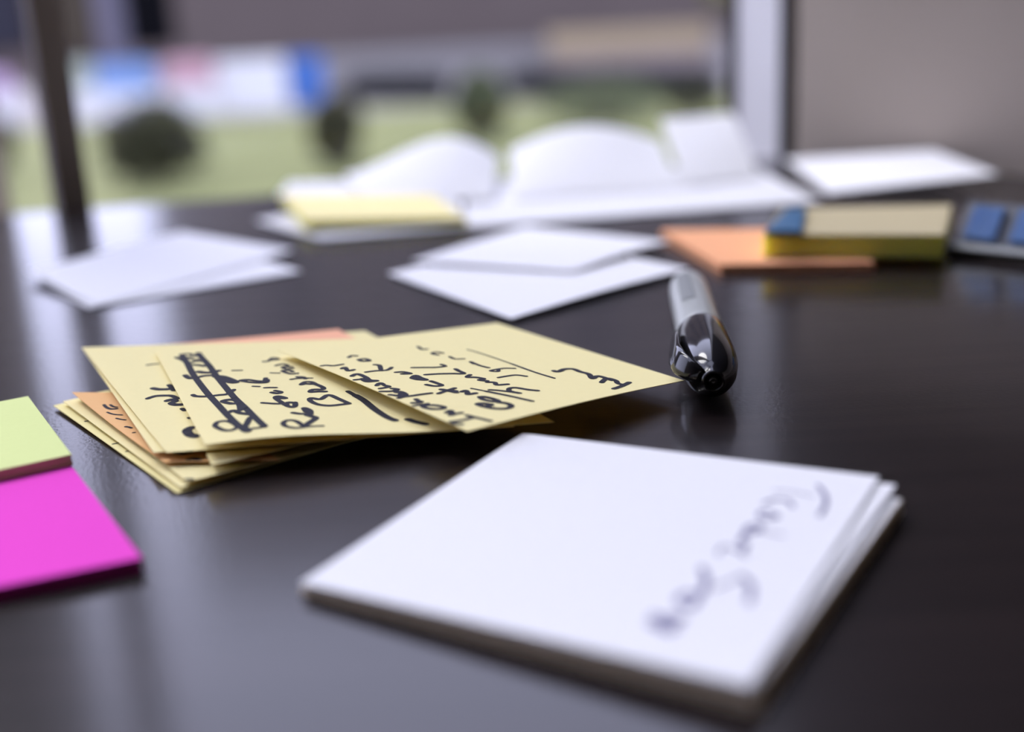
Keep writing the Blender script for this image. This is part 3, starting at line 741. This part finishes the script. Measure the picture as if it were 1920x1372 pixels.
# tall facade right of the left post, low annex left of it
xL = PD(246, 60, FY).x
fac = struct(empty('facade', (xL, FY, ZG)))
def fbox(name, x0, x1, y0, y1, z0, z1, mat, parent=fac):
    o = box(name, ((x0 + x1) / 2 - parent.location.x, (y0 + y1) / 2 - parent.location.y, (z0 + z1) / 2 - parent.location.z), (x1 - x0, y1 - y0, z1 - z0), mat, parent); return o
FTOP = 21.0
fbox('wall', xL, 34, FY, FY + 6, ZG, FTOP, m_fac)
fbox('plinth', xL, 34, FY - .12, FY, ZG, ZG + .5, m_pave)
fbox('cornice', xL, 34, FY - .4, FY, FTOP - .4, FTOP, m_fac)
xa, xb = PD(236, 40, FY).x, PD(328, 40, FY).x
fbox('doorway', xa, xb, FY - .03, FY + .02, PD(280, 90, FY).z, PD(280, 90, FY).z + 3.4, m_dark)
for k in range(5):
    for j in range(4):
        cx = xL + 4.5 + k * 5.2
        w = fbox('window_frame', cx - .8, cx + .8, FY - .06, FY + .02, 3.2 + j * 3.6, 5.2 + j * 3.6, m_pier)
        p = box('pane', (0, -.05, 0), (1.3, .02, 1.7), m_dark, w)
        p.location = w.location * 0; 
        for v in p.data.vertices: v.co += Vector((cx - xL, -.02, 4.2 + j * 3.6 - ZG))
ann = struct(empty('annex', (xL - 10, FY, ZG)))
fbox('wall', xL - 24, xL - .05, FY + .6, FY + 4, ZG, 2.6, m_fac, ann)
fbox('brown_panel', PD(85, 60, FY).x, PD(181, 60, FY).x, FY + .3, FY + .6, ZG + 1.0, 2.6, m_brown, ann)
fbox('dark_panel', PD(-120, 60, FY).x, PD(45, 60, FY).x, FY + .3, FY + .6, ZG + 1.2, 2.6, m_slate, ann)
fbox('pier', PD(180, 60, FY).x, PD(243, 60, FY).x, FY + .2, FY + .6, ZG, 2.6, m_pier, ann)

def leaves(bm, c, rad, n, size, rnd):
    for _ in range(n):
        while True:
            v = Vector((rnd.uniform(-1, 1), rnd.uniform(-1, 1), rnd.uniform(-1, 1)))
            if .25 < v.length < 1: break
        p = c + Vector((v.x * rad[0], v.y * rad[1], v.z * rad[2]))
        a = Vector((rnd.gauss(0, 1), rnd.gauss(0, 1), rnd.gauss(0, 1))).normalized(); b = a.orthogonal().normalized()
        s = size * rnd.uniform(.6, 1.3)
        vs_ = [bm.verts.new(p + a * s), bm.verts.new(p + b * s * .4), bm.verts.new(p - a * s), bm.verts.new(p - b * s * .4)]
        bm.faces.new(vs_)
def shrub(px, py_base, w_px, h_px, mat, label, n=1600, name='shrub', cat='shrub', dark=True):
    base = G(px, py_base, ZG)
    dist = (base - CAM).length
    w = w_px / FPX * dist; h = h_px / FPX * dist
    root = empty(name, base); tag(root, label, cat, 'shrubs on the lawn outside')
    rnd = random.Random(int(px))
    bm = bmesh.new()
    leaves(bm, Vector((0, 0, h * .52)), (w * .5, w * .45, h * .48), n, h * .06, rnd)
    for k in range(5):
        a = k * 1.256 + rnd.uniform(0, 1)
        leaves(bm, Vector((math.cos(a) * w * .3, math.sin(a) * w * .3, h * rnd.uniform(.3, .7))), (w * .25, w * .25, h * .25), n // 8, h * .055, rnd)
    f = from_bm('foliage', bm, mat, root); f['kind'] = 'stuff'
    bm = bmesh.new(); lathe(bm, [(0, w * .05), (h * .3, w * .035), (h * .75, w * .015)], Vector((0, 0, 0)), Vector((0.05, 0, 1)), 8)
    from_bm('stem', bm, m_bark, root)
    return root
shrub(296, 345, 185, 150, m_leaf, 'big dark round shrub on the lawn behind the left window post')
shrub(636, 318, 95, 140, m_leaf, 'narrow dark shrub on the lawn behind the far yellow pad')
shrub(-8, 330, 80, 110, m_leaf, 'dark shrub at the left edge of the photo')
shrub(905, 268, 105, 135, m_leaf2, 'olive shrub on the lawn in the middle of the window')
shrub(1130, 232, 240, 85, m_leaf2, 'wide low olive shrub on the lawn behind the curled sheets')
shrub(1300, 218, 110, 60, m_leaf, 'small dark shrub beside the right window post')
# clipped hedges
def hedge(px0, px1, py_base, py_top, label):
    a, b = G(px0, py_base, ZG), G(px1, py_base, ZG)
    h = (py_base - py_top) / FPX * (a - CAM).length
    c = (a + b) / 2; L = (b - a).length
    root = empty('hedge', c, math.atan2((b - a).y, (b - a).x)); tag(root, label, 'hedge', 'clipped hedges beyond the lawn')
    bm = bmesh.new(); rnd = random.Random(int(px0))
    n = int(500 * L)
    for _ in range(n):
        p = Vector((rnd.uniform(-L / 2, L / 2), rnd.uniform(-.3, .3), rnd.uniform(0.02, h)))
        a_ = Vector((rnd.gauss(0, 1), rnd.gauss(0, 1), rnd.gauss(0, 1))).normalized(); b_ = a_.orthogonal().normalized(); s = .07 * rnd.uniform(.6, 1.3)
        bm.faces.new([bm.verts.new(p + a_ * s), bm.verts.new(p + b_ * s * .5), bm.verts.new(p - a_ * s), bm.verts.new(p - b_ * s * .5)])
    f = from_bm('foliage', bm, m_hedge, root); f['kind'] = 'stuff'
    box('core', (0, 0, h * .45), (L * .97, .4, h * .86), m_hedge, root, bev=.05)
hedge(660, 835, 192, 142, 'short dark clipped hedge beyond the lawn left of the olive shrub')
hedge(960, 1345, 182, 134, 'long dark clipped hedge beyond the lawn towards the right post')
# banners on stakes
def banner(px0, px1, py_t, py_b, bands, label, n):
    a, b = G(px0, py_b + 8, ZG), G(px1, py_b + 8, ZG)
    Y = (a.y + b.y) / 2
    a, b = PD(px0, py_b, Y), PD(px1, py_b, Y)
    ht = (py_b - py_t) / FPX * (a - CAM).length
    root = empty('banner', Vector((a.x, Y, ZG))); tag(root, label, 'banner', 'banners along the lawn')
    x1 = b.x - a.x; zb = max(.05, a.z - ZG)
    for (f0, f1, m) in bands:
        bm = bmesh.new(); k = 10
        top, bot = [], []
        for i in range(k + 1):
            xx = x1 * i / k; yy = .03 * math.sin(i * 1.3 + n)
            bot.append((xx, yy, zb + ht * f0)); top.append((xx, yy, zb + ht * f1))
        for i in range(k):
            q = [bot[i], bot[i + 1], top[i + 1], top[i]]
            fr = [bm.verts.new(Vector(p)) for p in q]; bk = [bm.verts.new(Vector(p) + Vector((0, .012, 0))) for p in q]
            bm.faces.new(fr); bm.faces.new(bk[::-1])
            for e in range(4): bm.faces.new((fr[e], fr[(e + 1) % 4], bk[(e + 1) % 4], bk[e]))
        from_bm('banner_panel', bm, m, root)
    for xx in (0.02, x1 - .02):
        bm = bmesh.new(); lathe(bm, [(0, .012), (zb + ht + .03, .012)], Vector((xx, .05, 0)), Vector((0, 0, 1)), 8); from_bm('stake', bm, m_pave, root)
banner(-60, 32, 150, 232, [(0, .55, m_bw), (.55, 1, m_bm)], 'mauve and white banner at the left edge beyond the left post', 0)
banner(140, 186, 128, 228, [(0, .55, m_bw), (.55, 1, m_bg)], 'narrow pale green and white banner right of the left window post', 1)
banner(190, 300, 130, 228, [(0, .5, m_bw), (.5, 1, m_bb)], 'banner with a light blue upper half and white lower half', 2)
banner(318, 408, 120, 218, [(0, .5, m_bw), (.5, 1, m_br)], 'banner with a pink upper half and white lower half', 3)
banner(412, 542, 120, 210, [(0, 1, m_bw)], 'plain white banner left of the solid blue one', 4)
banner(546, 612, 112, 200, [(0, 1, m_bbs)], 'solid blue banner at the right end of the row', 5)
# tan stone planter wall at the right
a, b = G(1035, 148, ZG), G(1330, 138, ZG)
pw = empty('planter_wall', Vector(((a.x + b.x) / 2, (a.y + b.y) / 2, ZG))); tag(pw, 'low tan stone planter wall beyond the hedge at the right', 'planter')
hp = 85 / FPX * a.y
box('base', (0, 0, hp * .25), ((b - a).length, .5, hp * .5), m_pink, pw)
box('upper_course', (0, 0, hp * .74), ((b - a).length, .56, hp * .48), m_tan, pw, bev=.02)
a, b = G(640, 160, ZG), G(1030, 150, ZG)
lw = empty('low_wall', Vector(((a.x + b.x) / 2, (a.y + b.y) / 2, ZG))); tag(lw, 'low pale grey wall beyond the short hedge', 'wall')
box('base', (0, 0, .3), ((b - a).length, .3, .6), m_pave, lw)
box('coping', (0, 0, .65), ((b - a).length + .1, .4, .1), plain('pale_coping_stone', (.18, .18, .176), .8, .1, 2), lw, bev=.02)
# yellow tree
tb = G(1345, 120, ZG)
tr = empty('tree', tb); tag(tr, 'small yellow-leaved tree beside the right window post', 'tree')
bm = bmesh.new(); rnd = random.Random(9)
leaves(bm, Vector((0, 0, 2.4)), (.55, .5, .9), 1400, .09, rnd)
f = from_bm('foliage', bm, m_yleaf, tr); f['kind'] = 'stuff'
bm = bmesh.new(); lathe(bm, [(0, .07), (1.2, .05), (2.6, .02)], Vector(), Vector((0, 0, 1)), 10); from_bm('trunk', bm, m_bark, tr)
